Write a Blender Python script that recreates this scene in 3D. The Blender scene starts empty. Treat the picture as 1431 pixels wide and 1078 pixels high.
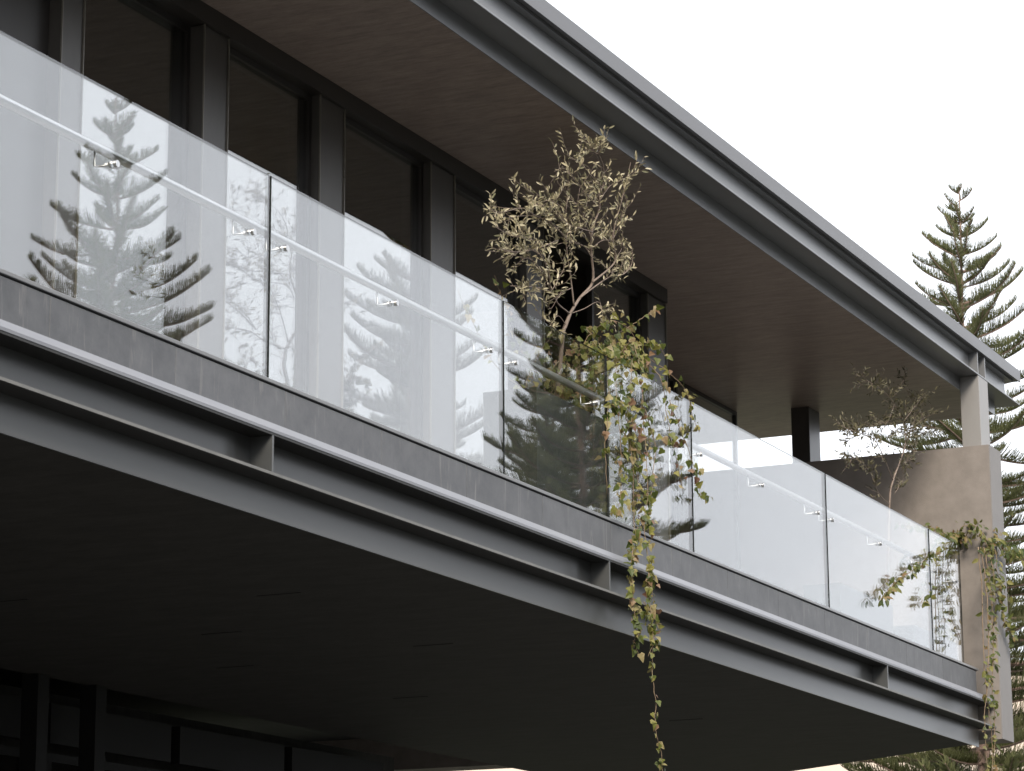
import bpy, math, random
from mathutils import Vector, Matrix, Quaternion
R = math.radians
scene = bpy.context.scene
col = scene.collection

# ------------------------------------------------------------------ camera
cam_d = bpy.data.cameras.new("camera")
cam = bpy.data.objects.new("camera", cam_d)
col.objects.link(cam)
cam_d.sensor_width = 36.0
cam_d.lens = 97.65
cam_d.clip_end = 3000
pitch, yaw, roll = 0.231229, 0.441508, -0.005768
fw = Vector((math.cos(pitch)*math.cos(yaw), math.cos(pitch)*math.sin(yaw), math.sin(pitch)))
rt = fw.cross(Vector((0, 0, 1))).normalized()
up = rt.cross(fw)
rt, up = rt*math.cos(roll)+up*math.sin(roll), up*math.cos(roll)-rt*math.sin(roll)
mw = Matrix((rt, up, -fw)).transposed().to_4x4()
mw.translation = Vector((0, -8.05, 1.6))
cam.matrix_world = mw
cam_d.dof.use_dof = True
cam_d.dof.focus_distance = 20.5
cam_d.dof.aperture_fstop = 9.0
scene.camera = cam

# ------------------------------------------------------------------ sky, sun, exposure
SUN_EL, SUN_DIR = 34.0, Vector((-0.86, -0.51, 0))          # pale sun behind the camera's left shoulder
world = bpy.data.worlds.new("World")
scene.world = world
world.use_nodes = True
wn, wl = world.node_tree.nodes, world.node_tree.links
sky = wn.new("ShaderNodeTexSky")
sky.sky_type = 'NISHITA'
sky.sun_disc = False
sky.sun_elevation = R(SUN_EL)
sky.sun_rotation = math.atan2(SUN_DIR.x, SUN_DIR.y)
sky.dust_density = 4.0
hs = wn.new("ShaderNodeHueSaturation"); hs.inputs['Saturation'].default_value = 0.15
mx = wn.new("ShaderNodeMix"); mx.data_type = 'RGBA'
mx.inputs[0].default_value = 0.85                          # cloud veil over the clear sky
# overcast veil, a little brighter overhead
tc = wn.new("ShaderNodeTexCoord"); sx = wn.new("ShaderNodeSeparateXYZ")
wl.new(tc.outputs['Generated'], sx.inputs[0])
ov = wn.new("ShaderNodeMapRange"); ov.inputs[1].default_value = 0; ov.inputs[2].default_value = 1
ov.inputs[3].default_value = .78; ov.inputs[4].default_value = 1.0
wl.new(sx.outputs['Z'], ov.inputs[0])
vs = wn.new("ShaderNodeVectorMath"); vs.operation = 'SCALE'
vs.inputs[0].default_value = (13.2, 13.7, 14.6)
wl.new(ov.outputs[0], vs.inputs['Scale'])
wl.new(vs.outputs[0], mx.inputs[7])
wl.new(sky.outputs[0], hs.inputs['Color'])
wl.new(hs.outputs[0], mx.inputs[6])
bg = wn["Background"]
wl.new(mx.outputs[2], bg.inputs[0])
bg.inputs[1].default_value = 0.1
sun_d = bpy.data.lights.new("sun", 'SUN')
sun_d.energy = 2.2
sun_d.angle = R(16)
sun_d.color = (1.0, 0.90, 0.76)
sun = bpy.data.objects.new("sun", sun_d)
col.objects.link(sun)
sd = SUN_DIR.normalized()*math.cos(R(SUN_EL)) + Vector((0, 0, math.sin(R(SUN_EL))))
sun.rotation_euler = sd.to_track_quat('Z', 'Y').to_euler()
sun.location = (0, -30, 40)
scene.view_settings.view_transform = 'Standard'
scene.view_settings.look = 'None'
scene.view_settings.gamma = 1.0
scene.view_settings.exposure = 0.75
scene.view_settings.use_curve_mapping = False
scene.cycles.max_bounces = 10
scene.cycles.transparent_max_bounces = 24
scene.cycles.use_denoising = True
scene.cycles.denoising_prefilter = 'ACCURATE'

# ------------------------------------------------------------------ materials
def new_mat(name):
    m = bpy.data.materials.new(name); m.use_nodes = True
    return m, m.node_tree.nodes, m.node_tree.links, m.node_tree.nodes["Principled BSDF"]

def surf(name, c0, c1, scale=4.0, rough=0.5, stretch=(1, 1, 1), metal=0.0, bump=0.0, bump_scale=60.0, detail=6.0, spec=0.5, r_var=0.1, grain=0.65):
    """two-tone noise surface in world metres"""
    m, n, l, b = new_mat(name)
    g = n.new("ShaderNodeNewGeometry")
    mp = n.new("ShaderNodeMapping"); mp.inputs['Scale'].default_value = stretch
    l.new(g.outputs['Position'], mp.inputs[0])
    t = n.new("ShaderNodeTexNoise"); t.inputs['Scale'].default_value = scale; t.inputs['Detail'].default_value = detail
    t.inputs['Roughness'].default_value = grain
    l.new(mp.outputs[0], t.inputs[0])
    rp = n.new("ShaderNodeValToRGB")
    rp.color_ramp.elements[0].position = 0.32; rp.color_ramp.elements[1].position = 0.68
    rp.color_ramp.elements[0].color = (*c0, 1); rp.color_ramp.elements[1].color = (*c1, 1)
    l.new(t.outputs[0], rp.inputs[0]); l.new(rp.outputs[0], b.inputs['Base Color'])
    mr = n.new("ShaderNodeMapRange"); mr.inputs[3].default_value = rough - r_var; mr.inputs[4].default_value = rough + r_var
    l.new(t.outputs[0], mr.inputs[0]); l.new(mr.outputs[0], b.inputs['Roughness'])
    b.inputs['Metallic'].default_value = metal
    b.inputs['Specular IOR Level'].default_value = spec
    if bump:
        t2 = n.new("ShaderNodeTexNoise"); t2.inputs['Scale'].default_value = bump_scale; t2.inputs['Detail'].default_value = 4
        l.new(mp.outputs[0], t2.inputs[0])
        bp = n.new("ShaderNodeBump"); bp.inputs['Strength'].default_value = bump; bp.inputs['Distance'].default_value = 0.01
        l.new(t2.outputs[0], bp.inputs['Height']); l.new(bp.outputs[0], b.inputs['Normal'])
    return m

def glass(name, ior, tint, wave=0.0, wscale=0.8):
    """flat pane: clear body, mirror share by Fresnel on each face"""
    m, n, l, b = new_mat(name)
    n.remove(b)
    g = n.new("ShaderNodeNewGeometry")
    io = n.new("ShaderNodeMix"); io.inputs[2].default_value = ior; io.inputs[3].default_value = 1.0/ior
    l.new(g.outputs['Backfacing'], io.inputs[0])
    fr = n.new("ShaderNodeFresnel"); l.new(io.outputs[0], fr.inputs[0])
    tr = n.new("ShaderNodeBsdfTransparent"); tr.inputs[0].default_value = (*tint, 1)
    gl = n.new("ShaderNodeBsdfGlossy"); gl.inputs['Roughness'].default_value = 0.0
    gl.inputs[0].default_value = (1, 1, 1, 1)
    if wave:
        t = n.new("ShaderNodeTexNoise"); t.inputs['Scale'].default_value = wscale; t.inputs['Detail'].default_value = 1
        l.new(g.outputs['Position'], t.inputs[0])
        bp = n.new("ShaderNodeBump"); bp.inputs['Strength'].default_value = 1.0; bp.inputs['Distance'].default_value = wave
        l.new(t.outputs[0], bp.inputs['Height']); l.new(bp.outputs[0], gl.inputs['Normal'])
    mix = n.new("ShaderNodeMixShader")
    l.new(fr.outputs[0], mix.inputs[0]); l.new(tr.outputs[0], mix.inputs[1]); l.new(gl.outputs[0], mix.inputs[2])
    l.new(mix.outputs[0], n["Material Output"].inputs[0])
    return m

def leafy(name, ramp, rough=0.5, trans=0.25, per_object=True, spec=0.4):
    """leaf colour picked per leaf: by object where each leaf is one, else by loose piece"""
    m, n, l, b = new_mat(name)
    if per_object:
        src = n.new("ShaderNodeObjectInfo").outputs['Random']
    else:
        src = n.new("ShaderNodeNewGeometry").outputs['Random Per Island']
    rp = n.new("ShaderNodeValToRGB")
    e = rp.color_ramp.elements
    e[0].position, e[0].color = ramp[0][0], (*ramp[0][1], 1)
    e[1].position, e[1].color = ramp[-1][0], (*ramp[-1][1], 1)
    for p, c in ramp[1:-1]:
        x = e.new(p); x.color = (*c, 1)
    l.new(src, rp.inputs[0]); l.new(rp.outputs[0], b.inputs['Base Color'])
    b.inputs['Roughness'].default_value = rough
    b.inputs['Specular IOR Level'].default_value = spec
    tl = n.new("ShaderNodeBsdfTranslucent"); l.new(rp.outputs[0], tl.inputs[0])
    mix = n.new("ShaderNodeMixShader"); mix.inputs[0].default_value = trans
    l.new(b.outputs[0], mix.inputs[1]); l.new(tl.outputs[0], mix.inputs[2])
    l.new(mix.outputs[0], n["Material Output"].inputs[0])
    return m

M = {}
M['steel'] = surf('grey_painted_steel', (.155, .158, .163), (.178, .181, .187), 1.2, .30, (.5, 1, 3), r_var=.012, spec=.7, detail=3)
M['beam_steel'] = surf('shaded_beam_steel', (.062, .064, .064), (.086, .088, .086), 1.2, .30, (.5, 1, 3), r_var=.012, spec=.7, detail=3)  # darker than the roof steel: shade on the balcony beam put into its colour
M['beam_under'] = surf('shaded_flange_underside', (.030, .030, .030), (.042, .042, .041), 3, .5, spec=.3)  # flanges toned down, the shade beneath them is in the colour
M['column'] = surf('pale_grey_column_paint', (.25, .24, .232), (.29, .28, .27), 2, .42, (1, 1, .5), r_var=.04)
M['flange_edge'] = surf('sky_lit_flange_edge', (.13, .13, .125), (.20, .195, .185), 6, .5, (.6, 1, 1))  # lighter than the web: sky light on the edge painted in
M['tile'] = surf('balcony_tile', (.30, .285, .265), (.36, .345, .325), 2, .6)
M['flashing'] = surf('roof_flashing', (.115, .115, .123), (.135, .135, .143), 2, .4, (.6, 2, 3), bump=.02, bump_scale=15)
M['ledge'] = surf('ledge_flashing', (.185, .19, .215), (.225, .23, .25), 2.5, .38, (.7, 3, 3), bump=.02, bump_scale=15)
M['window_steel'] = surf('window_post_steel', (.055, .050, .045), (.075, .068, .062), 3, .35, (1, 1, .4), r_var=.04)
M['window_frame'] = surf('window_frame_metal', (.024, .021, .019), (.034, .03, .027), 3, .4)
M['trim'] = surf('bright_trim', (.13, .12, .10), (.17, .155, .13), 3, .3)
M['soffit'] = surf('dark_brown_soffit_board', (.15, .118, .102), (.40, .325, .287), 5.0, .42, (3.0, .6, 1), bump=.05, bump_scale=30, detail=12, r_var=.05, grain=.85)
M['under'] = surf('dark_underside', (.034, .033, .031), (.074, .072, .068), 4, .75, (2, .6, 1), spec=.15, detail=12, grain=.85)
M['wall'] = surf('brown_grey_render', (.212, .186, .166), (.275, .243, .219), 5, .8, (1, 1, 1), bump=.25, bump_scale=120, detail=10)
M['wall_edge'] = surf('grey_render_edge', (.22, .21, .207), (.255, .245, .242), 3, .7, bump=.15, bump_scale=100)
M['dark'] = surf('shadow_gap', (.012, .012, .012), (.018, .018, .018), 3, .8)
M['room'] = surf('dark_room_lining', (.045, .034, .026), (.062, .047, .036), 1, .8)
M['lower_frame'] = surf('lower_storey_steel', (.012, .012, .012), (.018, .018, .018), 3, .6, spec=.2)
M['glass'] = glass('balustrade_glass', 1.95, (.95, .96, .96), wave=.0007, wscale=1.3)
M['window_glass'] = glass('window_glass', 2.45, (.72, .72, .70), wave=.0009, wscale=.9)
M['lower_glass'] = glass('lower_window_glass', 1.35, (.5, .5, .5))
M['glass_edge'] = surf('glass_edge', (.010, .012, .011), (.016, .018, .017), 8, .7, spec=.2)
M['inox'] = surf('brushed_stainless', (.54, .54, .54), (.58, .58, .58), .5, .3, (1, 1, 1), metal=1.0, r_var=.02)
M['planter'] = surf('planter_grey_green', (.040, .045, .042), (.058, .062, .058), 4, .6, bump=.1)
M['soil'] = surf('soil', (.03, .02, .014), (.05, .035, .025), 20, .9, bump=.5)
M['bark'] = surf('olive_bark', (.16, .12, .095), (.28, .22, .18), 25, .8, (1, 1, .3), bump=.3)
M['stem'] = surf('vine_stem', (.18, .125, .08), (.30, .22, .14), 20, .8)
M['pine_bark'] = surf('pine_bark', (.17, .115, .09), (.26, .18, .14), 4, .9, (1, 1, 2), bump=.4)
OLIVE_RAMP = [(0, (.25, .22, .13)), (.35, (.40, .35, .22)), (.6, (.54, .48, .32)), (.8, (.17, .165, .09)), (1, (.62, .55, .38))]
M['olive_leaf'] = leafy('olive_leaf', OLIVE_RAMP, .42, .15)
M['olive_leaf_mass'] = leafy('olive_leaf_mass', OLIVE_RAMP, .42, .15, False)
SHRUB_RAMP = [(0, (.07, .068, .038)), (.5, (.12, .11, .065)), (1, (.19, .17, .10))]
M['shrub_leaf'] = leafy('shrub_leaf', SHRUB_RAMP, .5, .2)
M['shrub_leaf_mass'] = leafy('shrub_leaf_mass', SHRUB_RAMP, .5, .2, False)
VINE_RAMP = [(0, (.05, .075, .018)), (.3, (.13, .15, .03)), (.6, (.25, .235, .06)), (.85, (.33, .27, .13)), (.94, (.26, .16, .09)), (1, (.14, .07, .045))]
M['vine_leaf'] = leafy('vine_leaf', VINE_RAMP, .45, .35)
M['vine_leaf_mass'] = leafy('vine_leaf_mass', VINE_RAMP, .45, .35, False)
CREEP_RAMP = [(0, (.05, .075, .02)), (.5, (.14, .155, .04)), (.85, (.26, .24, .08)), (1, (.24, .15, .07))]
M['creeper_leaf'] = leafy('creeper_leaf', CREEP_RAMP, .5, .35)
M['creeper_leaf_mass'] = leafy('creeper_leaf_mass', CREEP_RAMP, .5, .35, False)
PINE_RAMP = [(0, (.095, .105, .045)), (.5, (.145, .155, .065)), (1, (.20, .20, .09))]
M['pine'] = leafy('pine_foliage', PINE_RAMP, .6, .35, False, .3)
M['cream'] = surf('cream_render', (.66, .54, .44), (.72, .60, .50), 1.5, .8)
M['roof_tile'] = surf('terracotta_roof', (.32, .15, .09), (.42, .21, .13), 3, .8)
M['far_glass'] = surf('far_window', (.05, .06, .07), (.08, .09, .10), .5, .15)
M['ground'] = surf('garden_ground', (.035, .042, .02), (.065, .065, .035), .35, .95, bump=.4, bump_scale=6)
M['asphalt'] = surf('asphalt', (.045, .045, .046), (.06, .06, .06), 8, .9, bump=.3)
M['paving'] = surf('grey_paving', (.07, .068, .064), (.11, .105, .10), 1.5, .85, bump=.2)

def stone_mat():
    """grey slate: mottled, with faint pale run marks, shade differs from slab to slab"""
    m, n, l, b = new_mat('grey_slate_cladding')
    g = n.new("ShaderNodeNewGeometry")
    a = n.new("ShaderNodeTexNoise"); a.inputs['Scale'].default_value = 5; a.inputs['Detail'].default_value = 10; a.inputs['Roughness'].default_value = .7
    l.new(g.outputs['Position'], a.inputs[0])
    mp = n.new("ShaderNodeMapping"); mp.inputs['Scale'].default_value = (14, 4, 1.6)
    l.new(g.outputs['Position'], mp.inputs[0])
    s = n.new("ShaderNodeTexNoise"); s.inputs['Scale'].default_value = 1.4; s.inputs['Detail'].default_value = 5; s.inputs['Distortion'].default_value = 1.2
    l.new(mp.outputs[0], s.inputs[0])
    rp = n.new("ShaderNodeValToRGB"); e = rp.color_ramp.elements
    e[0].position, e[0].color = .3, (.078, .081, .089, 1); e[1].position, e[1].color = .75, (.135, .138, .146, 1)
    l.new(a.outputs[0], rp.inputs[0])
    st = n.new("ShaderNodeValToRGB"); e = st.color_ramp.elements
    e[0].position, e[0].color = .60, (0, 0, 0, 1); e[1].position, e[1].color = .76, (.42, .42, .42, 1)
    l.new(s.outputs[0], st.inputs[0])
    oi = n.new("ShaderNodeObjectInfo")
    br = n.new("ShaderNodeMapRange"); br.inputs[3].default_value = .88; br.inputs[4].default_value = 1.12
    l.new(oi.outputs['Random'], br.inputs[0])
    mu = n.new("ShaderNodeMix"); mu.data_type = 'RGBA'; mu.blend_type = 'MULTIPLY'; mu.inputs[0].default_value = 1
    l.new(rp.outputs[0], mu.inputs[6]); l.new(br.outputs[0], mu.inputs[7])
    mx2 = n.new("ShaderNodeMix"); mx2.data_type = 'RGBA'; mx2.inputs[7].default_value = (.30, .29, .28, 1)
    l.new(st.outputs[0], mx2.inputs[0]); l.new(mu.outputs[2], mx2.inputs[6])
    l.new(mx2.outputs[2], b.inputs['Base Color'])
    b.inputs['Roughness'].default_value = .5
    bp = n.new("ShaderNodeBump"); bp.inputs['Strength'].default_value = .15; bp.inputs['Distance'].default_value = .01
    l.new(a.outputs[0], bp.inputs['Height']); l.new(bp.outputs[0], b.inputs['Normal'])
    return m
M['stone'] = stone_mat()

# ------------------------------------------------------------------ helpers
WLOC = {}                                                   # world location of every object made here (translations only)
def tag(o, label=None, cat=None, group=None, kind=None):
    if label: o['label'] = label
    if cat: o['category'] = cat
    if group: o['group'] = group
    if kind: o['kind'] = kind
    return o
def empty(name, loc, parent=None):
    o = bpy.data.objects.new(name, None); col.objects.link(o)
    o.empty_display_size = .2
    pl = WLOC[parent.name] if parent else Vector((0, 0, 0))
    o.parent = parent; o.location = Vector(loc) - pl; WLOC[o.name] = Vector(loc)
    return o
def mk(name, verts, faces, mat, parent=None, smooth=False, mats=None, face_mats=None, center=None):
    vs = [Vector(v) for v in verts]
    if center is None:
        lo = Vector([min(v[i] for v in vs) for i in range(3)]); hi = Vector([max(v[i] for v in vs) for i in range(3)])
        center = Vector(((lo.x+hi.x)/2, (lo.y+hi.y)/2, lo.z))
    center = Vector(center)
    me = bpy.data.meshes.new(name)
    me.from_pydata([v-center for v in vs], [], faces)
    for q in (mats or [mat]): me.materials.append(M[q])
    if face_mats:
        for p, i in zip(me.polygons, face_mats): p.material_index = i
    if smooth: me.polygons.foreach_set('use_smooth', [True]*len(me.polygons))
    me.update()
    o = bpy.data.objects.new(name, me); col.objects.link(o)
    pl = WLOC[parent.name] if parent else Vector((0, 0, 0))
    o.parent = parent; o.location = center - pl; WLOC[o.name] = center
    return o
def bxd(x0, x1, y0, y1, z0, z1, c=0.0):
    """box; c > 0 bevels every edge"""
    if c <= 0:
        v = [(x0,y0,z0),(x1,y0,z0),(x1,y1,z0),(x0,y1,z0),(x0,y0,z1),(x1,y0,z1),(x1,y1,z1),(x0,y1,z1)]
        f = [(0,3,2,1),(4,5,6,7),(0,1,5,4),(1,2,6,5),(2,3,7,6),(3,0,4,7)]
        return v, f
    v, f, idx = [], [], {}
    X, Y, Z = (x0, x1), (y0, y1), (z0, z1)
    s = (1, -1)
    for i in (0, 1):
        for j in (0, 1):
            for k in (0, 1):
                for a in range(3):
                    q = [X[i]+s[i]*c, Y[j]+s[j]*c, Z[k]+s[k]*c]
                    q[a] = (X[i], Y[j], Z[k])[a]
                    idx[i, j, k, a] = len(v); v.append(tuple(q))
    f += [tuple(idx[0,j,k,0] for j,k in ((0,0),(0,1),(1,1),(1,0))), tuple(idx[1,j,k,0] for j,k in ((0,0),(1,0),(1,1),(0,1))),
          tuple(idx[i,0,k,1] for i,k in ((0,0),(1,0),(1,1),(0,1))), tuple(idx[i,1,k,1] for i,k in ((0,0),(0,1),(1,1),(1,0))),
          tuple(idx[i,j,0,2] for i,j in ((0,0),(0,1),(1,1),(1,0))), tuple(idx[i,j,1,2] for i,j in ((0,0),(1,0),(1,1),(0,1)))]
    for i in (0, 1):
        for j in (0, 1):
            f.append((idx[i,j,0,0], idx[i,j,0,1], idx[i,j,1,1], idx[i,j,1,0]) if i == j else (idx[i,j,0,1], idx[i,j,0,0], idx[i,j,1,0], idx[i,j,1,1]))
    for i in (0, 1):
        for k in (0, 1):
            f.append((idx[i,0,k,0], idx[i,1,k,0], idx[i,1,k,2], idx[i,0,k,2]))
            f.append((idx[0,i,k,1], idx[1,i,k,1], idx[1,i,k,2], idx[0,i,k,2]))
            for j in (0, 1):
                f.append((idx[i,j,k,0], idx[i,j,k,1], idx[i,j,k,2]))
    return v, f
def box(name, x0, x1, y0, y1, z0, z1, mat, parent=None, c=0.0):
    v, f = bxd(x0, x1, y0, y1, z0, z1, c)
    return mk(name, v, f, mat, parent)
def joined(name, boxes, mat, parent=None):
    V, F = [], []
    for b in boxes:
        v, f = bxd(*b); o = len(V); V += v; F += [tuple(i+o for i in q) for q in f]
    return mk(name, V, F, mat, parent)
def extrude_x(name, prof, x0, x1, mat, parent):
    """profile of (y, z) points run along x"""
    n = len(prof)
    V = [(x0, y, z) for y, z in prof] + [(x1, y, z) for y, z in prof]
    F = [(i, (i+1) % n, n+(i+1) % n, n+i) for i in range(n)] + [tuple(range(n-1, -1, -1)), tuple(range(n, 2*n))]
    return mk(name, V, F, mat, parent)
def tube_data(pts, r0, r1, sides=6, V=None, F=None):
    V = [] if V is None else V; F = [] if F is None else F
    pts = [Vector(p) for p in pts]; n = len(pts); base = len(V)
    for i, p in enumerate(pts):
        t = (pts[min(i+1, n-1)] - pts[max(i-1, 0)])
        t = t.normalized() if t.length > 1e-9 else Vector((0, 0, 1))
        a = t.cross(Vector((.31, .17, .93))); a = a.normalized() if a.length > 1e-4 else Vector((1, 0, 0))
        b = t.cross(a); r = r0 + (r1-r0)*i/max(1, n-1)
        for k in range(sides):
            q = 2*math.pi*k/sides
            V.append(p + a*(r*math.cos(q)) + b*(r*math.sin(q)))
    for i in range(n-1):
        for k in range(sides):
            F.append((base+i*sides+k, base+i*sides+(k+1) % sides, base+(i+1)*sides+(k+1) % sides, base+(i+1)*sides+k))
    F.append(tuple(base+k for k in range(sides-1, -1, -1))); F.append(tuple(base+(n-1)*sides+k for k in range(sides)))
    return V, F
def tube(name, pts, r0, r1, mat, parent=None, sides=8):
    V, F = tube_data(pts, r0, r1, sides)
    return mk(name, V, F, mat, parent, smooth=True)
def smooth_path(pts, k=4):
    """Catmull-Rom through the points"""
    P = [Vector(p) for p in pts]; P = [P[0]*2-P[1]] + P + [P[-1]*2-P[-2]]
    out = []
    for i in range(1, len(P)-2):
        a, b, c, d = P[i-1:i+3]
        for j in range(k):
            t = j/k
            out.append(.5*((2*b) + (c-a)*t + (2*a-5*b+4*c-d)*t*t + (3*b-a-3*c+d)*t**3))
    out.append(P[-2].copy())
    return out
# ------------------------------------------------------------------ the setting
def sheet(name, x0, x1, y0, y1, z, mat):
    return tag(mk(name, [(x0,y0,z),(x1,y0,z),(x1,y1,z),(x0,y1,z)], [(0,1,2,3)], mat), kind='structure')
sheet('ground', -700, 900, -700, 700, 0.0, 'ground')
sheet('road', -300, 400, -13.0, -6.5, .008, 'asphalt')
tag(box('pavement', -300, 400, -6.5, -4.0, -.02, .12, 'paving'), kind='structure')
sheet('forecourt', 2, 32, -4.0, 9, .004, 'paving')

# ------------------------------------------------------------------ the house
XL, XE = 3.0, 28.60                                         # left end of the building, inner face of the end wall
house = tag(empty('house', (16, 5, 0)), 'modern house with dark steel beams, a deep roof overhang and a long balcony', 'house')

# roof edge: flashing cap, I-beam with its projecting bottom flange, recessed lower web
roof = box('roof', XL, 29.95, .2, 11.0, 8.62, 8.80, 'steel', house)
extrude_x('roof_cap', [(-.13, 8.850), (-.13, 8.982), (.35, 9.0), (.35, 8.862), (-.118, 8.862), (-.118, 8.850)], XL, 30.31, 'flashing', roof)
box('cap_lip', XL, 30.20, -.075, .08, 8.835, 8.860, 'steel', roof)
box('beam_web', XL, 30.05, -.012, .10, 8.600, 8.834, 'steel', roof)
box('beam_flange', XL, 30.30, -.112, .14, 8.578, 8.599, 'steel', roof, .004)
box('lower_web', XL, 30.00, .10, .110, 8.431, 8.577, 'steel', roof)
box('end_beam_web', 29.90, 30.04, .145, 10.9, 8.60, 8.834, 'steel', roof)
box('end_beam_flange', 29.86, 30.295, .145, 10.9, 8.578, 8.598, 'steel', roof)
box('end_roof_cap', 29.9, 30.305, .36, 10.9, 8.848, 8.985, 'flashing', roof)
for x in (28.62, 28.90): box('stiffener', x, x+.022, -.108, -.0125, 8.5995, 8.834, 'steel', roof)
# soffit boards, running front to back
bw = 1.2; x = 29.995; i = 0
while x > XL:
    x1 = x; x0 = max(XL, x-bw+.0008)
    box('soffit_board', x0, x1, .1105, 10.9, 8.4345, 8.47, 'soffit', roof)
    x -= bw; i += 1

# balcony edge: slate strip, ledge flashing, I-beam with mid flange, lower web
balc = box('balcony_slab', XL, XE-.02, .06, 11.0, 5.02, 5.25, 'dark', house)
extrude_x('ledge', [(-.118, 5.068), (-.150, 5.020), (-.150, 5.0015), (.045, 5.0015), (.045, 5.075)], XL, 28.57, 'ledge', balc)
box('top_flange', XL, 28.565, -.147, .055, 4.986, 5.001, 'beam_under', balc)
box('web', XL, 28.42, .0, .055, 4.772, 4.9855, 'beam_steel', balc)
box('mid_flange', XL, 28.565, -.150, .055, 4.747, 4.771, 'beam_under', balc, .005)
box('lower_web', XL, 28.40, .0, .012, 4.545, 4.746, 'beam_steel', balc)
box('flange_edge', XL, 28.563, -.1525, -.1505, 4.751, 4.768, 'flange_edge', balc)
box('balcony_floor', XL, XE-.001, .08, 9.0, 5.2502, 5.2506, 'tile', balc)
for x in (6.9, 13.50, 18.36, 24.90): box('stiffener', x, x+.020, -.146, -.0005, 4.7715, 4.9855, 'beam_steel', balc)
xs = [XL]
while xs[-1] < 28.3: xs.append(min(xs[-1]+1.205, 28.36))
for a, b in zip(xs, xs[1:]): box('cladding_slab', a+.0012, b-.0012, -.030, .02, 5.076, 5.329, 'stone', balc, .003)
box('shadow_gap', XL, 28.36, -.018, .05, 5.3292, 5.338, 'dark', balc)
box('sill_cap', XL, 28.37, -.040, .07, 5.3385, 5.363, 'steel', balc, .003)
# underside of the balcony, its far end runs at an angle
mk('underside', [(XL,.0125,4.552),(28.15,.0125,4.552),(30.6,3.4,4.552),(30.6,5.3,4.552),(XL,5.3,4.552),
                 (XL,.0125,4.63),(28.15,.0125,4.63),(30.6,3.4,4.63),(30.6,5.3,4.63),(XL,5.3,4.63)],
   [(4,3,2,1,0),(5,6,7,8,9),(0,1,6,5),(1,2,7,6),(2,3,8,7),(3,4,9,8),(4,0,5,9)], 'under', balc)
rs = random.Random(3)
for (x, y) in ((15.6,3.0),(17.6,2.5),(19.3,3.4),(21.8,3.1),(16.2,1.2),(18.9,1.4),(24.6,1.6)):
    box('slot', x, x+.02, y, y+.34, 4.5485, 4.5515, 'dark', balc)

# end wall with its posts
wall = box('end_wall', XE, 29.04, -.192, 9.0, 4.640, 7.797, 'wall', house)
box('wall_front', XE+.002, 29.038, -.203, -.1925, 4.642, 7.795, 'wall_edge', wall)
post = box('column', 28.62, 28.98, -.110, .0995, 7.7975, 8.577, 'column', house, .004)
post = box('column', 28.64, 29.00, 1.84, 2.05, 7.7975, 8.4355, 'window_steel', house, .004)
box('column', 28.64, 29.00, 5.4, 5.6, 7.7975, 8.4355, 'window_steel', house, .004)

# glazed front: posts and sliding panes on staggered tracks
FZ, TZ = 5.25, 8.435
box('header', XL, 23.35, 1.37, 1.66, 8.30, 8.434, 'window_frame', house)
box('threshold', XL, 23.35, 1.34, 1.70, 5.251, 5.30, 'window_steel', house)
POSTS = [(3.2, 3.5), (5.0, 5.3), (6.8, 7.1), (8.5, 8.85), (10.2, 10.55), (11.85, 12.15), (13.49, 13.73), (15.15, 15.47), (16.75, 17.12), (18.52, 18.94), (20.28, 20.62), (22.92, 23.36)]
for j, (a, b) in enumerate(POSTS):
    c = box('window_post', a, b, 1.40, 1.66, 5.301, 8.299, 'window_steel', house, .004)
    box('post_trim', a-.004, a+.004, 1.388, 1.3995, 5.301, 8.299, 'trim', c)
    box('post_trim', b-.007, b+.001, 1.388, 1.3995, 5.301, 8.299, 'trim', c)
def window(x0, x1, y, z0, z1, fm='window_frame', gm='window_glass', fwid=.045, parent=None, name='window'):
    t = .025
    w = joined(name, [(x0, x0+fwid, y-t, y+t, z0, z1), (x1-fwid, x1, y-t, y+t, z0, z1),
                      (x0+fwid, x1-fwid, y-t, y+t, z0, z0+fwid), (x0+fwid, x1-fwid, y-t, y+t, z1-fwid, z1)], fm, parent or house)
    box('pane', x0+fwid-.004, x1-fwid+.004, y-.005, y+.005, z0+fwid-.004, z1-fwid+.004, gm, w)
    return w
OFF = [1.49]*6 + [1.53, 1.49, 1.485, 1.485]
box('wall_panel', 12.155, 13.485, 1.49, 1.55, 5.301, 8.299, 'window_frame', house)
for j in range(len(POSTS)-2):
    if j == 5: continue                                      # a closed panel here
    window(POSTS[j][1]-.005, POSTS[j+1][0]+.005, OFF[j], 5.301, 8.299)
window(21.80, 22.925, 1.49, 5.301, 8.299)                    # the other leaf stands open
# return wall and the set-back window beside the end terrace
box('return_wall', 23.24, 23.345, 1.665, 2.65, 5.251, 8.4345, 'window_steel', house)
for a, b in ((23.36, 25.0), (25.02, 26.7), (26.72, 28.55)): window(a, b, 2.68, 5.26, 8.434)
# room behind the glass
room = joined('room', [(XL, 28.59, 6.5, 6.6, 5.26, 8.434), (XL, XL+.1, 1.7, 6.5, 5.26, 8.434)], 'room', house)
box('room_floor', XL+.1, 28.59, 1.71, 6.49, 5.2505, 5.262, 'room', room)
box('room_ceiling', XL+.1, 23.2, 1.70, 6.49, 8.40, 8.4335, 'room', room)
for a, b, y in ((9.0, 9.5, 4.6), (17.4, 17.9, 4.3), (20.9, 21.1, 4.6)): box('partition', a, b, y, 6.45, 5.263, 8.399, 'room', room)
box('back_wall', XL, 28.59, 10.6, 10.9, 0, 8.43, 'wall', house)

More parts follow.
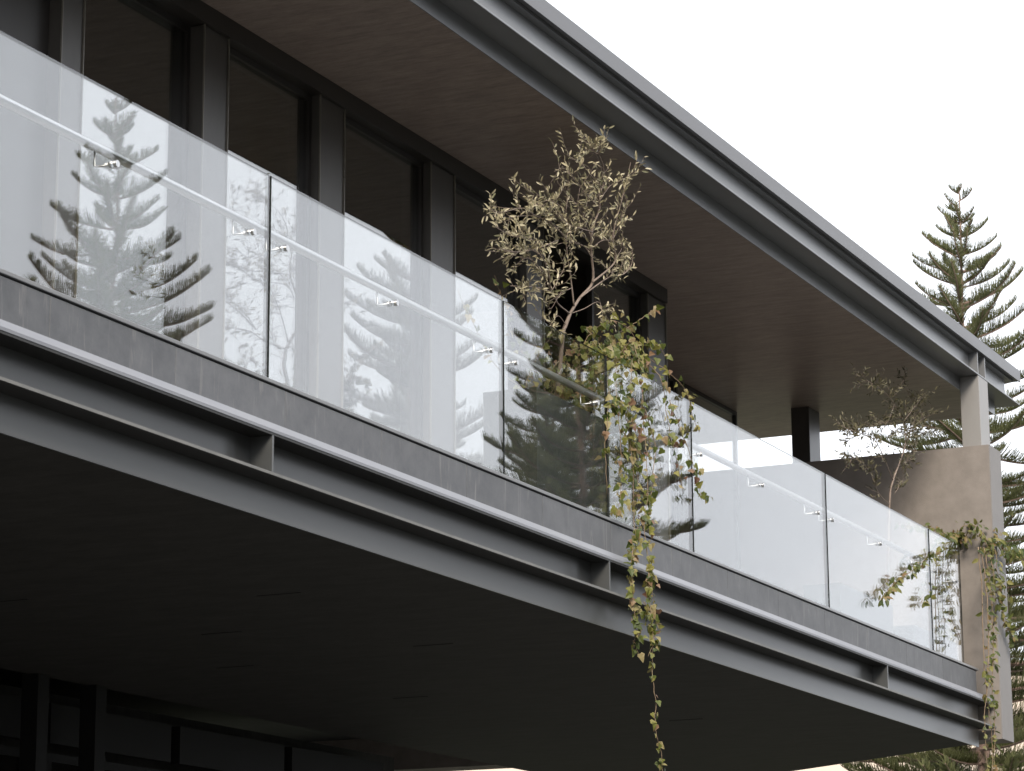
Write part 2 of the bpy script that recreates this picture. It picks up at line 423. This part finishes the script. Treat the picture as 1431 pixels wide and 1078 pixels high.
# lower storey, set back in the shade
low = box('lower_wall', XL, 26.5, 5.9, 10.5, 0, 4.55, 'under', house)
lx = [XL+.2+2.05*k for k in range(12)]
for a in lx:
    if a+1.9 < 26.5:
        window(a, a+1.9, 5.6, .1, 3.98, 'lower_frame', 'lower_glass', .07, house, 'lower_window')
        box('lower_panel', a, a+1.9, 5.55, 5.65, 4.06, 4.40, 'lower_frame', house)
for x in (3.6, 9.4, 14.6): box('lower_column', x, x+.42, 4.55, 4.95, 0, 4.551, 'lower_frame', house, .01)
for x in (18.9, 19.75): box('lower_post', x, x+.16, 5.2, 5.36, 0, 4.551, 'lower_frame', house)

# ------------------------------------------------------------------ glass balustrade
bal = tag(empty('glass_balustrade', (16, .05, 5.363)), 'frameless clear glass balustrade with a stainless handrail along the balcony edge', 'balustrade')
J = [3.2, 4.1, 7.25, 10.48, 13.687, 16.896, 18.692, 20.409, 23.711, 26.894, 27.99]
for a, b in zip(J, J[1:]):
    v, f = bxd(a+.005, b-.005, 0, .015, 5.3635, 6.615)
    mk('glass_panel', v, f, None, bal, mats=['glass', 'glass_edge'], face_mats=[1, 1, 0, 1, 0, 1])
for a in J[1:-1]: box('joint_seal', a-.0035, a+.0035, -.005, .0145, 5.3636, 6.613, 'glass_edge', bal)
rail = tube('handrail', [(3.3, .13, 6.328), (28.02, .13, 6.328)], .026, .026, 'inox', bal, 14)
BX = [4.3, 5.7, 7.05, 7.45, 8.85, 10.28, 10.68, 12.03, 13.48, 13.865, 15.28, 16.69, 17.09, 18.50, 18.88, 20.21, 20.60, 22.04, 23.48, 23.873, 25.283, 26.68, 27.08, 27.8]
proto = None
for bx_ in BX:
    if proto is None:
        V, F = tube_data([(bx_, .0185, 6.212), (bx_, .124, 6.212), (bx_, .13, 6.218), (bx_, .13, 6.303)], .006, .006, 8)
        br = mk('bracket', V, F, 'inox', bal, True)
        V, F = tube_data([(bx_, -.020, 6.212), (bx_, -.0005, 6.212)], .020, .020, 16)
        d1 = mk('disc', V, F, 'inox', br, False)
        V, F = tube_data([(bx_, .018, 6.212), (bx_, .034, 6.212)], .018, .018, 16)
        d2 = mk('disc', V, F, 'inox', br, False)
        proto = (br, d1, d2, bx_)
    else:
        c = proto[0].copy(); col.objects.link(c); c.location.x += bx_-proto[3]
        for d in proto[1:3]:
            e = d.copy(); col.objects.link(e); e.parent = c

# ------------------------------------------------------------------ planters
def planter(name, x0, x1, y0, y1, z0, z1, label):
    p = joined(name, [(x0, x1, y0, y0+.03, z0, z1), (x0, x1, y1-.03, y1, z0, z1), (x0, x0+.03, y0+.0301, y1-.0301, z0, z1-.001),
                      (x1-.03, x1, y0+.0301, y1-.0301, z0, z1-.001), (x0+.0301, x1-.0301, y0+.0301, y1-.0301, z0, z0+.03)], 'planter')
    tag(p, label, 'planter')
    box('soil', x0+.031, x1-.031, y0+.031, y1-.031, z0+.031, z1-.04, 'soil', p)
    return p
planter('planter', 17.85, 19.17, .19, .62, 5.251, 6.22, 'dark grey-green planter box behind the glass, holding the olive tree')
planter('planter', 24.6, 26.2, .19, .55, 5.251, 5.75, 'low dark planter box under the sparse slim shrub')
planter('planter', 26.9, 28.4, .19, .55, 5.251, 5.65, 'low dark planter box beside the end wall')
# plant skeletons in metres: (points, radius at base, radius at tip, bare share) and (points, leaves per metre, spread)
OLIVE = [
    ([(18.587,0.36,6.339),(18.566,0.324,6.531),(18.522,0.276,6.779),(18.55,0.264,6.854),(18.592,0.248,6.948)],0.026,0.02,0),
    ([(18.592,0.248,6.948),(18.745,0.232,7.107),(18.956,0.215,7.283),(18.872,0.184,7.45),(18.812,0.161,7.574),(18.816,0.139,7.7),(18.884,0.117,7.843),(18.84,0.096,7.941),(18.879,0.078,8.045),(18.796,0.048,8.162),(18.556,0.014,8.248)],0.017,0.004,0.45),
    ([(18.931,0.204,7.276),(19.187,0.17,7.447),(19.248,0.144,7.54),(19.118,0.112,7.648),(19.116,0.083,7.789),(19.162,0.059,7.944),(19.23,0.033,8.154),(19.277,0.017,8.313)],0.012,0.003,0.3),
    ([(18.731,0.226,7.103),(18.962,0.193,7.25),(19.174,0.165,7.371),(19.408,0.146,7.451),(19.514,0.121,7.556),(19.48,0.097,7.642)],0.009,0.003,0.3),
    ([(18.643,0.237,7.021),(18.589,0.228,7.148),(18.534,0.219,7.258),(18.464,0.206,7.364),(18.393,0.186,7.484),(18.45,0.177,7.576),(18.337,0.159,7.653),(18.319,0.133,7.77)],0.01,0.003,0.3),
    ([(18.592,0.248,6.948),(18.308,0.219,6.955),(18.118,0.189,6.997),(17.742,0.169,6.941),(17.336,0.153,6.848)],0.009,0.003,0.3),
    ([(18.592,0.248,6.948),(18.791,0.22,7.03),(18.992,0.19,7.13),(19.062,0.18,7.066)],0.006,0.002,0.9),
    ([(18.55,0.264,6.854),(18.304,0.218,6.861),(18.108,0.194,6.736)],0.005,0.002,0.9),
    ([(18.296,0.142,7.453),(18.029,0.135,7.49),(17.746,0.134,7.475),(17.46,0.145,7.399),(17.228,0.162,7.317)],0.008,0.003,0.1),
    ([(17.697,0.112,7.459),(17.453,0.109,7.453),(17.15,0.125,7.343),(16.963,0.129,7.315)],0.006,0.002,0.1),
    ([(18.002,0.123,7.481),(17.835,0.094,7.539),(17.651,0.073,7.563),(17.514,0.057,7.583)],0.006,0.002,0.1),
    ([(18.157,0.145,7.401),(17.764,0.128,7.236),(17.369,0.104,7.101),(16.973,0.073,7.025)],0.007,0.003,0.1),
    ([(18.182,0.218,7.016),(18.001,0.207,7.124),(17.745,0.2,7.165),(17.567,0.23,7.063)],0.007,0.003,0.1),
    ([(18.182,0.218,7.016),(18.015,0.164,7.122),(17.82,0.123,7.189),(17.572,0.087,7.241),(17.187,0.065,7.168),(16.845,0.042,7.147)],0.008,0.003,0.1),
    ([(18.783,0.134,7.627),(18.487,0.111,7.577),(18.218,0.09,7.534),(17.938,0.06,7.578),(17.706,0.034,7.664)],0.007,0.003,0.15),
    ([(18.847,0.1,7.831),(18.601,0.092,7.858),(18.338,0.074,7.908),(18.085,0.058,7.928),(17.927,0.068,7.861)],0.006,0.002,0.1),
    ([(18.845,0.073,7.987),(18.587,0.051,8.007),(18.317,0.03,8.038),(18.117,0.023,8.01)],0.005,0.002,0.1),
    ([(18.847,0.064,8.034),(18.72,0.041,8.139),(18.564,0.021,8.203),(18.333,0.002,8.235)],0.004,0.002,0.5),
    ([(18.841,0.17,7.44),(18.716,0.181,7.504),(18.462,0.2,7.472),(18.246,0.235,7.39)],0.006,0.003,0.1),
    ([(18.823,0.089,7.887),(18.998,0.079,8.047),(19.198,0.08,8.144)],0.005,0.002,0.1),
    ([(19.196,0.145,7.672),(19.313,0.134,7.832),(19.388,0.112,8.013),(19.482,0.117,8.055)],0.005,0.002,0.1),
    ([(18.811,0.156,7.51),(18.974,0.126,7.612),(19.248,0.108,7.665)],0.005,0.002,0.1),
    ([(18.776,0.145,7.563),(18.536,0.099,7.667),(18.36,0.07,7.726),(18.342,0.044,7.843)],0.005,0.002,0.1),
    ([(18.182,0.218,7.016),(18.332,0.228,7.147),(18.449,0.23,7.285),(18.335,0.227,7.365)],0.005,0.002,0.1),
    ([(19.309,0.17,7.559),(19.449,0.177,7.677),(19.419,0.18,7.752)],0.004,0.002,0.1),
    ([(19.247,0.197,7.393),(19.397,0.209,7.505),(19.649,0.23,7.587)],0.004,0.002,0.1),
    ([(17.918,0.167,7.22),(17.661,0.177,7.216),(17.463,0.212,7.109)],0.005,0.002,0.1),
    ([(18.226,0.109,7.616),(18.07,0.103,7.651),(17.896,0.105,7.634),(17.69,0.124,7.535)],0.005,0.002,0.1),
    ([(18.553,0.212,7.137),(18.394,0.24,7.055),(18.34,0.283,6.939),(18.279,0.304,6.927)],0.005,0.002,0.2),
]
SHRUB = [
    ([(26.264,0.25,6.097),(26.418,0.25,6.81),(26.567,0.25,7.079),(26.781,0.25,7.28)],0.018,0.013,0),
    ([(26.781,0.25,7.28),(27.031,0.25,7.552),(26.986,0.25,7.769),(26.714,0.25,7.903),(26.298,0.25,7.966),(25.908,0.25,7.958),(25.643,0.25,7.997)],0.01,0.002,0.25),
    ([(26.781,0.25,7.28),(27.205,0.262,7.662),(27.483,0.274,7.985),(27.298,0.286,8.179),(27.202,0.298,8.29)],0.008,0.002,0.2),
    ([(26.567,0.25,7.079),(26.248,0.238,7.255),(25.928,0.226,7.376),(25.398,0.214,7.344),(25.033,0.202,7.307)],0.008,0.002,0.2),
    ([(26.418,0.25,6.81),(26.117,0.262,6.869),(25.879,0.274,7.045),(25.479,0.286,7.117),(25.174,0.298,6.955)],0.007,0.002,0.2),
    ([(27.031,0.25,7.552),(27.601,0.26,7.892),(28.037,0.27,8.057)],0.006,0.002,0.15),
    ([(26.986,0.25,7.769),(27.565,0.24,8.114),(27.753,0.23,8.245)],0.005,0.002,0.15),
    ([(26.714,0.25,7.903),(26.418,0.24,7.656),(26.031,0.23,7.578)],0.005,0.002,0.1),
    ([(26.781,0.25,7.28),(27.328,0.27,7.458),(27.551,0.29,7.731)],0.005,0.002,0.2),
    ([(26.599,0.25,6.952),(26.877,0.24,7.148),(26.766,0.23,7.276)],0.004,0.002,0.2),
    ([(26.003,0.25,7.392),(25.77,0.258,7.529),(25.323,0.265,7.263),(25.094,0.273,7.326)],0.004,0.002,0.15),
    ([(27.166,0.25,7.653),(26.836,0.26,7.665),(26.495,0.27,7.526)],0.004,0.002,0.1),
    ([(27.051,0.25,7.706),(27.714,0.26,7.798),(28.148,0.27,7.923)],0.004,0.002,0.2),
]
VINE = [
    ([(18.959,0.4,6.224),(19.265,0.3,6.703),(18.995,0.08,6.721),(18.795,-0.04,6.591),(18.774,-0.05,6.28),(18.817,-0.06,5.847),(18.754,-0.07,5.507),(18.618,-0.08,5.364)],38,0.05),
    ([(19.375,0.4,6.45),(19.377,0.2,6.889),(19.203,0.02,6.698),(19.099,-0.04,6.573),(18.992,-0.05,6.213),(19.036,-0.06,5.832),(19.002,-0.08,5.467),(18.701,-0.19,5.111),(18.676,-0.19,4.84),(18.734,-0.19,4.582),(18.699,-0.19,4.393)],36,0.04),
    ([(19.403,0.35,6.565),(19.518,0.15,6.926),(19.389,0.02,6.71),(19.298,-0.04,6.587),(19.275,-0.06,6.156),(19.327,-0.06,5.718),(19.17,-0.09,5.384),(19.004,-0.19,5.13),(19.074,-0.19,4.843),(19.121,-0.19,4.633),(18.998,-0.19,4.376)],34,0.035),
    ([(18.998,-0.19,4.994),(19.057,-0.19,4.464),(19.034,-0.19,4.247),(19.093,-0.19,4.014),(19.072,-0.19,3.869),(19.11,-0.19,3.777),(19.188,-0.19,3.678),(19.195,-0.19,3.531),(19.229,-0.19,3.365)],17,0.025),
    ([(19.516,0.15,6.856),(19.708,0.02,6.722),(19.706,-0.04,6.617),(19.787,-0.06,6.257),(19.901,-0.07,6.047),(20.038,-0.07,5.784)],26,0.05),
    ([(19.881,0.15,6.879),(20.053,0.02,6.761),(20.23,-0.03,6.669),(20.295,-0.05,6.504),(20.428,-0.05,6.383)],22,0.03),
    ([(19.824,-0.05,6.496),(20.131,-0.06,6.207),(20.31,-0.07,6.006),(20.437,-0.07,5.795)],34,0.05),
    ([(18.923,0.2,6.561),(18.805,0.06,6.521),(18.647,-0.04,6.255),(18.545,-0.05,5.906),(18.536,-0.06,5.525)],16,0.03),
    ([(19.292,0.3,6.651),(19.614,0.3,7.012),(19.911,0.25,7.192),(20.112,0.22,7.307),(20.295,0.2,7.402)],26,0.015),
    ([(18.832,0.4,6.451),(19.066,0.35,6.836),(19.446,0.3,7.09),(19.641,0.2,7.053),(19.685,0.1,6.83)],34,0.06),
    ([(19.075,0.45,6.394),(19.222,0.3,6.636),(19.488,0.2,6.798),(19.88,0.12,6.817)],45,0.08),
    ([(18.807,0.45,6.339),(18.461,0.35,6.478),(18.749,0.3,6.702),(19.299,0.3,6.882),(19.708,0.2,6.905)],40,0.09),
    ([(18.718,0.35,6.31),(18.919,0.2,6.448),(19.294,0.12,6.632),(19.579,0.06,6.572)],40,0.08),
    ([(19.71,0.2,6.964),(20.036,0.15,7.031),(20.216,0.12,6.949)],30,0.03),
    ([(18.829,0.4,6.338),(18.312,0.4,6.451),(17.94,0.4,6.642),(17.618,0.35,6.832),(17.371,0.3,6.953)],14,0.04),
    ([(18.436,0.4,6.258),(17.693,0.4,6.318),(17.383,0.45,6.574),(17.095,0.45,6.797)],9,0.03),
    ([(18.833,-0.06,6.291),(18.992,-0.06,6.101),(19.123,-0.06,5.904),(19.104,-0.08,5.566)],40,0.05),
    ([(19.282,-0.06,6.327),(19.462,-0.07,6.079),(19.406,-0.07,5.787),(19.24,-0.09,5.367)],22,0.04),
    ([(18.805,0.45,6.255),(18.832,0.4,6.451),(19.267,0.35,6.651),(19.578,0.3,6.8)],60,0.09),
    ([(18.435,0.4,6.175),(18.633,0.4,6.409),(18.857,0.35,6.563),(19.438,0.3,6.856)],50,0.1),
    ([(18.848,0.35,6.225),(19.031,0.25,6.364),(19.196,0.2,6.506),(19.506,0.15,6.623)],50,0.08),
    ([(18.18,0.4,6.096),(18.121,0.4,6.301),(18.315,0.4,6.562),(18.576,0.4,6.787)],22,0.08),
    ([(18.703,-0.19,5.165),(18.643,-0.2,4.941),(18.687,-0.2,4.682),(18.743,-0.19,4.478),(18.778,-0.19,4.35)],34,0.035),
    ([(18.881,-0.2,4.761),(18.986,-0.2,4.642),(19.064,-0.2,4.517),(18.946,-0.2,4.353)],40,0.03),
]
CREEPER = [
    ([(28.583,0.3,5.672),(28.861,0.3,6.483),(28.819,0.2,6.845),(27.8,0.1,6.675),(26.601,-0.02,6.235),(25.647,-0.05,5.899),(24.921,-0.08,5.602)],20,0.03),
    ([(28.815,0.2,6.821),(27.888,0.2,6.773),(27.005,0.2,6.683),(26.449,0.2,6.614)],16,0.02),
    ([(28.809,0.2,6.78),(27.858,0.2,6.555),(27.075,0.2,6.287),(26.645,0.2,6.295)],18,0.03),
    ([(28.399,0.2,6.716),(27.234,0.1,6.229),(26.565,0.0,5.834),(26.606,0.0,5.782)],14,0.03),
    ([(28.948,0.2,6.802),(28.763,0.0,6.874),(28.71,-0.15,6.892),(28.63,-0.28,6.675),(29.418,-0.3,6.693)],40,0.06),
    ([(28.936,0.2,6.722),(28.673,0.0,6.821),(28.487,-0.15,6.702),(28.317,-0.26,6.361),(28.491,-0.26,6.08),(28.762,-0.28,5.81),(28.915,-0.28,5.714)],34,0.05),
    ([(28.797,0.2,6.7),(28.495,0.05,6.835),(28.43,-0.05,6.894),(28.449,-0.25,6.611),(28.458,-0.26,6.381),(28.76,-0.26,6.194)],34,0.06),
    ([(28.671,0.2,6.759),(28.49,0.1,6.916),(28.743,-0.1,6.863),(28.604,-0.25,6.712)],40,0.08),
    ([(28.145,-0.22,6.604),(28.181,-0.26,6.189),(28.19,-0.26,5.587),(28.061,-0.26,5.125),(28.108,-0.26,4.759),(27.962,-0.26,4.196)],22,0.035),
    ([(28.007,-0.22,6.583),(28.015,-0.26,6.165),(27.998,-0.26,5.564),(27.871,-0.26,5.104),(27.731,-0.26,4.723),(27.748,-0.26,4.179)],10,0.02),
    ([(27.898,-0.22,6.566),(27.887,-0.25,6.148),(27.844,-0.25,5.545),(27.844,-0.26,5.101),(27.975,-0.26,4.599),(27.908,-0.26,4.192)],5,0.02),
    ([(28.629,0.15,6.709),(28.515,0.15,6.847),(29.274,0.1,7.203),(29.805,0.1,7.316)],14,0.02),
    ([(28.721,0.35,5.462),(28.665,0.35,5.993),(28.464,0.35,6.429),(28.726,0.3,6.658)],45,0.06),
    ([(28.684,0.3,5.455),(28.617,0.3,5.907),(29.038,0.3,6.04)],45,0.06),
    ([(28.491,0.4,5.438),(28.466,0.4,5.817),(28.777,0.4,6.167)],40,0.06),
]
# ------------------------------------------------------------------ plants
def leaf_mesh(name, kind, mat):
    if kind == 'olive':                                       # slender, folded along the midrib
        L, w = .062, .0085
        V = [(0,0,0),(.3*L,w,.003),(.3*L,0,0),(.3*L,-w,.003),(.7*L,w*.9,.001),(.7*L,0,-.003),(.7*L,-w*.9,.001),(L,0,-.008)]
        F = [(0,2,1),(0,3,2),(1,2,5,4),(2,3,6,5),(4,5,7),(5,6,7)]
    elif kind == 'ivy':                                       # heart-shaped with two shoulders and a drooping tip
        s = .075
        V = [(0,0,0),(-.10*s,.26*s,.0),(.18*s,.50*s,.05*s),(.42*s,.33*s,.03*s),(.72*s,.22*s,-.05*s),(1.05*s,0,-.20*s),
             (.72*s,-.22*s,-.05*s),(.42*s,-.33*s,.03*s),(.18*s,-.50*s,.05*s),(-.10*s,-.26*s,.0),(.4*s,0,-.06*s)]
        F = [(0,10,2,1),(10,3,2),(10,5,4,3),(10,7,6,5),(10,8,7),(0,9,8,10)]
    else:                                                     # small oval leaf
        s = .055
        V = [(0,0,0),(.35*s,.26*s,.04*s),(.35*s,0,0),(.35*s,-.26*s,.04*s),(.75*s,.2*s,0),(.75*s,0,-.05*s),(.75*s,-.2*s,0),(1.05*s,0,-.14*s)]
        F = [(0,2,1),(0,3,2),(1,2,5,4),(2,3,6,5),(4,5,7),(5,6,7)]
    me = bpy.data.meshes.new(name); me.from_pydata(V, [], F); me.materials.append(M[mat]); me.update()
    return me, [Vector(v) for v in V], F
def leaf_matrix(p, d, n, s):
    x = d.normalized(); y = n.cross(x)
    y = y.normalized() if y.length > 1e-4 else x.orthogonal().normalized()
    z = x.cross(y)
    m = Matrix((x, y, z)).transposed() * s
    m = m.to_4x4(); m.translation = p
    return m
def scatter_leaves(root, mats, kind, leaf_mat, mass_mat, limit=290, rnd=None):
    """the biggest leaves as objects of their own, the rest as one mass"""
    me, LV, LF = leaf_mesh('leaf', kind, leaf_mat)
    mats = list(mats); rnd.shuffle(mats)
    mats.sort(key=lambda m: -m.to_scale().x * (1.0 if m.translation.y < .12 else .8))
    off = Matrix.Translation(-WLOC[root.name])
    for m in mats[:limit]:
        o = bpy.data.objects.new('leaf', me); col.objects.link(o); o.parent = root; o.matrix_local = off @ m
    if len(mats) > limit:
        V, F = [], []
        for m in mats[limit:]:
            b = len(V); V += [m @ v for v in LV]; F += [tuple(i+b for i in f) for f in LF]
        tag(mk('foliage', V, F, mass_mat, root), kind='stuff')
def rvec(r): return Vector((r.gauss(0, 1), r.gauss(0, 1), r.gauss(0, 1))).normalized()
def woody(name, limbs, loc, label, cat, kind, leaf_mat, mass_mat, seed, twig_len, twigs_per_m, leaves_per_twig, leaf_s, bark='bark', zmax=None, thin=1.0):
    r = random.Random(seed)
    root = tag(empty(name, loc), label, cat)
    mats = []
    TV, TF = [], []
    for li, (pts, r0, r1, bare) in enumerate(limbs):
        path = smooth_path(pts, 4)
        o = tube('trunk' if li == 0 else 'limb', path, r0*thin, r1*thin, bark, root, 7 if li else 9)
        if li == 0: continue
        seg = [(b-a).length for a, b in zip(path, path[1:])]; L = sum(seg)
        for _ in range(max(2, int(L*twigs_per_m))):
            u = bare + (1-bare)*r.random()
            d, k = u*L, 0
            while k < len(seg)-1 and d > seg[k]: d -= seg[k]; k += 1
            p = path[k].lerp(path[k+1], min(1, d/seg[k])); t = (path[k+1]-path[k]).normalized()
            dr = (t*.7 + rvec(r)*.95 + Vector((0, 0, .25))).normalized()
            tl = twig_len*(.5+r.random())
            tw = [p, p+dr*tl*.5+rvec(r)*tl*.06, p+dr*tl+Vector((0, 0, tl*.12))]
            if zmax and tw[2].z > zmax: continue
            tube_data(tw, .0022, .001, 3, TV, TF)
            n = r.randint(*leaves_per_twig)
            for q in range(n):
                s = (q+.7)/n
                pp = tw[0].lerp(tw[1], s*2) if s < .5 else tw[1].lerp(tw[2], s*2-1)
                side = dr.cross(rvec(r)).normalized()
                mats.append(leaf_matrix(pp, dr*.75 + side*.75 + Vector((0, 0, .15)), rvec(r)+Vector((-.3, -.5, .6)), leaf_s*(.7+.6*r.random())))
    mk('twigs', TV, TF, bark, root)['kind'] = 'stuff'
    scatter_leaves(root, mats, kind, leaf_mat, mass_mat, 290, r)
    return root
OLIVE[0][0].insert(0, (18.60, .38, 6.13))
woody('olive_tree', OLIVE, (18.60, .38, 6.17), 'silvery olive tree rising above the glass from the planter box', 'tree', 'olive', 'olive_leaf', 'olive_leaf_mass', 11, .16, 16, (5, 8), .80, zmax=8.40, thin=.72)
SHRUB[0][0][0] = (SHRUB[0][0][1][0]-.05, .3, 5.72)
woody('slim_shrub', SHRUB, (25.2, .3, 5.71), 'sparse slim shrub with small dull leaves in front of the brown end wall', 'shrub', 'olive', 'shrub_leaf', 'shrub_leaf_mass', 5, .14, 22, (4, 7), .85, zmax=8.41, thin=.65)

def climber(name, strands, loc, label, kind, leaf_mat, mass_mat, seed, leaf_s, hang=.6, stem_r=.0035):
    r = random.Random(seed)
    root = tag(empty(name, loc), label, 'climbing plant')
    mats = []
    for pts, dens, spread in strands:
        path = smooth_path(pts, 5)
        path = [p + rvec(r)*.006 for p in path]
        tube('stem', path, stem_r, stem_r*.5, 'stem', root, 5)
        seg = [(b-a).length for a, b in zip(path, path[1:])]; L = sum(seg)
        for _ in range(int(L*dens*(1.6 if kind == 'ivy' else 2.2))):
            d, k = r.random()*L, 0
            while k < len(seg)-1 and d > seg[k]: d -= seg[k]; k += 1
            p = path[k].lerp(path[k+1], min(1, d/seg[k]))
            o = Vector((r.gauss(0, spread), r.gauss(0, spread*.5), r.gauss(0, spread*.6)))
            q = p + o
            if q.z < 6.62 and -.03 < q.y < .06: q.y = -.03 - .04*r.random() if p.y < .03 else .06
            if q.z < 5.37 and q.y > -.16 and p.y < 0: q.y = -.17
            dr = Vector((r.gauss(0, .5), r.gauss(-.15, .4), -hang + r.gauss(0, .45)))
            n = Vector((r.gauss(-.5, .45), r.gauss(-.9, .4), r.gauss(.35, .4)))
            mats.append(leaf_matrix(q, dr, n, leaf_s*(.55+.75*r.random())))
    scatter_leaves(root, mats, kind, leaf_mat, mass_mat, 290, r)
    return root
climber('hanging_vine', VINE, (18.75, .35, 6.18), 'yellowing green vine spilling over the glass and hanging below the balcony', 'ivy', 'vine_leaf', 'vine_leaf_mass', 21, .70)
climber('trailing_creeper', CREEPER, (27.9, .3, 5.6), 'green creeper with long brown trailing stems draped over the corner of the end wall', 'oval', 'creeper_leaf', 'creeper_leaf_mass', 8, 1.35, .3, .006)

# ------------------------------------------------------------------ tall whorled pines
def branch_mesh(L, seed):
    """one flat up-curved bough with rope-like branchlets along both sides; x is outward"""
    r = random.Random(seed)
    V, F, mi = [], [], []
    def axis(u): return Vector((L*u*(1-.05*u*u), 0.03*L*math.sin(4*u+seed), L*(-.07*math.sin(math.pi*u*.8) + .13*u**2.2)))
    ax = [axis(i/12) for i in range(13)]
    tube_data(ax, .012+.009*L, .008, 5, V, F)
    nb = len(F)
    u = .12
    while u < 1.0:
        p = axis(u); t = (axis(min(1, u+.02))-axis(u-.02)).normalized()
        bl = (.13 + .26*min(1, L/2.2))*(1.0-.66*max(0, u-.25)/.75)*(.5+.5*min(1, u/.25))
        for s in (-1, 1, -.35, .35):
            l = bl*(.7+.5*r.random())
            lift = (.38 if abs(s) == 1 else .95) + .3*r.random()
            out = (t*(.55+.25*r.random()) + Vector((0, s*(.8+.2*r.random()), lift))).normalized()
            pts = [p, p+out*l*.5+Vector((0, 0, -.02*l)), p+out*l+Vector((0, 0, .12*l))]
            tube_data(pts, .0112, .0048, 3, V, F)
        u += (.032+.018*r.random())/L
    me = bpy.data.meshes.new('branch'); me.from_pydata([tuple(v) for v in V], [], F)
    me.materials.append(M['pine_bark']); me.materials.append(M['pine'])
    for i, p in enumerate(me.polygons): p.material_index = 0 if i < nb else 1
    me.update()
    return me
SIZES = [.35, .65, 1.0, 1.45, 1.95, 2.5, 3.1]
BRANCH = {}
for q, s in enumerate(SIZES): BRANCH[s] = [branch_mesh(s, 31*q+k) for k in range(3)]
def pine(name, base, height, k, label, seed, crown_from=.12, inner=0, gap=1.0, thick=2.2):
    """k scales the bough lengths"""
    r = random.Random(seed)
    root = tag(empty(name, base), label, 'tree', 'tall whorled pines')
    b = Vector(base)
    tube('trunk', [b + Vector((.05*math.sin(i*.9+seed), .05*math.cos(i*1.3+seed), height*i/14)) for i in range(15)], 0.0115*height*k, .010, 'pine_bark', root, 10)
    d, spin = .22*gap, r.random()*6
    while d < height*(1-crown_from):
        L0 = .22+.48*d if d < 3 else min(4.4, 1.66 + .26*(d-3))
        n = 3 if d < .6 else (5 if d < 2.5 else 6)
        spin += .55 + r.random()*.4
        el0 = R(max(3, 34-5.0*d))
        m = inner if d > thick else 0
        for i in range(n+m):
            if d > 3 and i < n and r.random() < .07: continue
            L = k*L0*(.78+.34*r.random())*(1 if i < n else .62)
            s = min(SIZES, key=lambda q: abs(q-L))
            o = bpy.data.objects.new('branch', r.choice(BRANCH[s])); col.objects.link(o); o.parent = root
            az = spin + 2*math.pi*(i+.25*(r.random()-.5))/n
            el = el0 + R(r.gauss(0, 5))
            o.location = (0, 0, height - d + r.gauss(0, .05) - (.22 if i >= n else 0))
            o.rotation_euler = (R(r.gauss(0, 8)), -el, az)
            o.scale = (L/s,)*3
        d += gap*(.33 + .035*min(d, 6))*(.8+.4*r.random())
    return root
pine('pine_tree', (57.75, 8.25, 0), 20.07, 1.0, 'tall pine with upturned tiers standing beyond the end of the house', 4, .12, 5, 1.0, 6.5)
pine('pine_tree', (34.9, -15.3, 0), 16.1, .95, 'tall pine across the road, mirrored with its tip in the glass', 9, .3, 6, 1.2)
pine('pine_tree', (38.45, -8.9, 0), 15.6, .80, 'dense pine in front of the house, mirrored behind the hanging vine', 15, .3, 6)
pine('pine_tree', (45.5, -12.65, 0), 14.5, .85, 'lower bushy pine beside the road, filling the mirror image behind the olive', 27, .3, 8, .9)

# ------------------------------------------------------------------ neighbour seen under the trees
nb = tag(empty('apartment_building', (112, 26, 0)), 'pale cream apartment building far behind the pine', 'building')
box('wall', 96, 126, 6, 46, 0, 14.2, 'cream', nb)
box('roof', 95.7, 126.3, 5.7, 46.3, 14.2, 14.5, 'cream', nb)
for k in range(2):
    for j in range(9):
        y = 8.4 + j*4.2
        w = box('window', 95.96, 96.0, y, y+1.4, 1.2+3.3*k, 2.8+3.3*k, 'far_glass', nb)
        box('sill', 95.85, 95.999, y-.1, y+1.5, 1.08+3.3*k, 1.195+3.3*k, 'cream', w)

# unseen block added across the road to cut off the low sky
ob = tag(empty('sky_blocking_building', (4, -29, 0)), 'added unseen dark grey block of flats across the road, blocking low sky light', 'building')
box('wall', -30, 38, -35, -23, 0, 14.6, 'planter', ob)
box('roof', -30.5, 38.5, -35.5, -22.5, 14.6, 15.1, 'roof_tile', ob)
for k in range(4):
    for j in range(17):
        x = -28.6 + j*4.0
        w = box('window', x, x+1.6, -22.999, -22.96, 1.2+3.4*k, 2.9+3.4*k, 'far_glass', ob)
        box('sill', x-.1, x+1.7, -22.999, -22.85, 1.08+3.4*k, 1.195+3.4*k, 'wall', w)
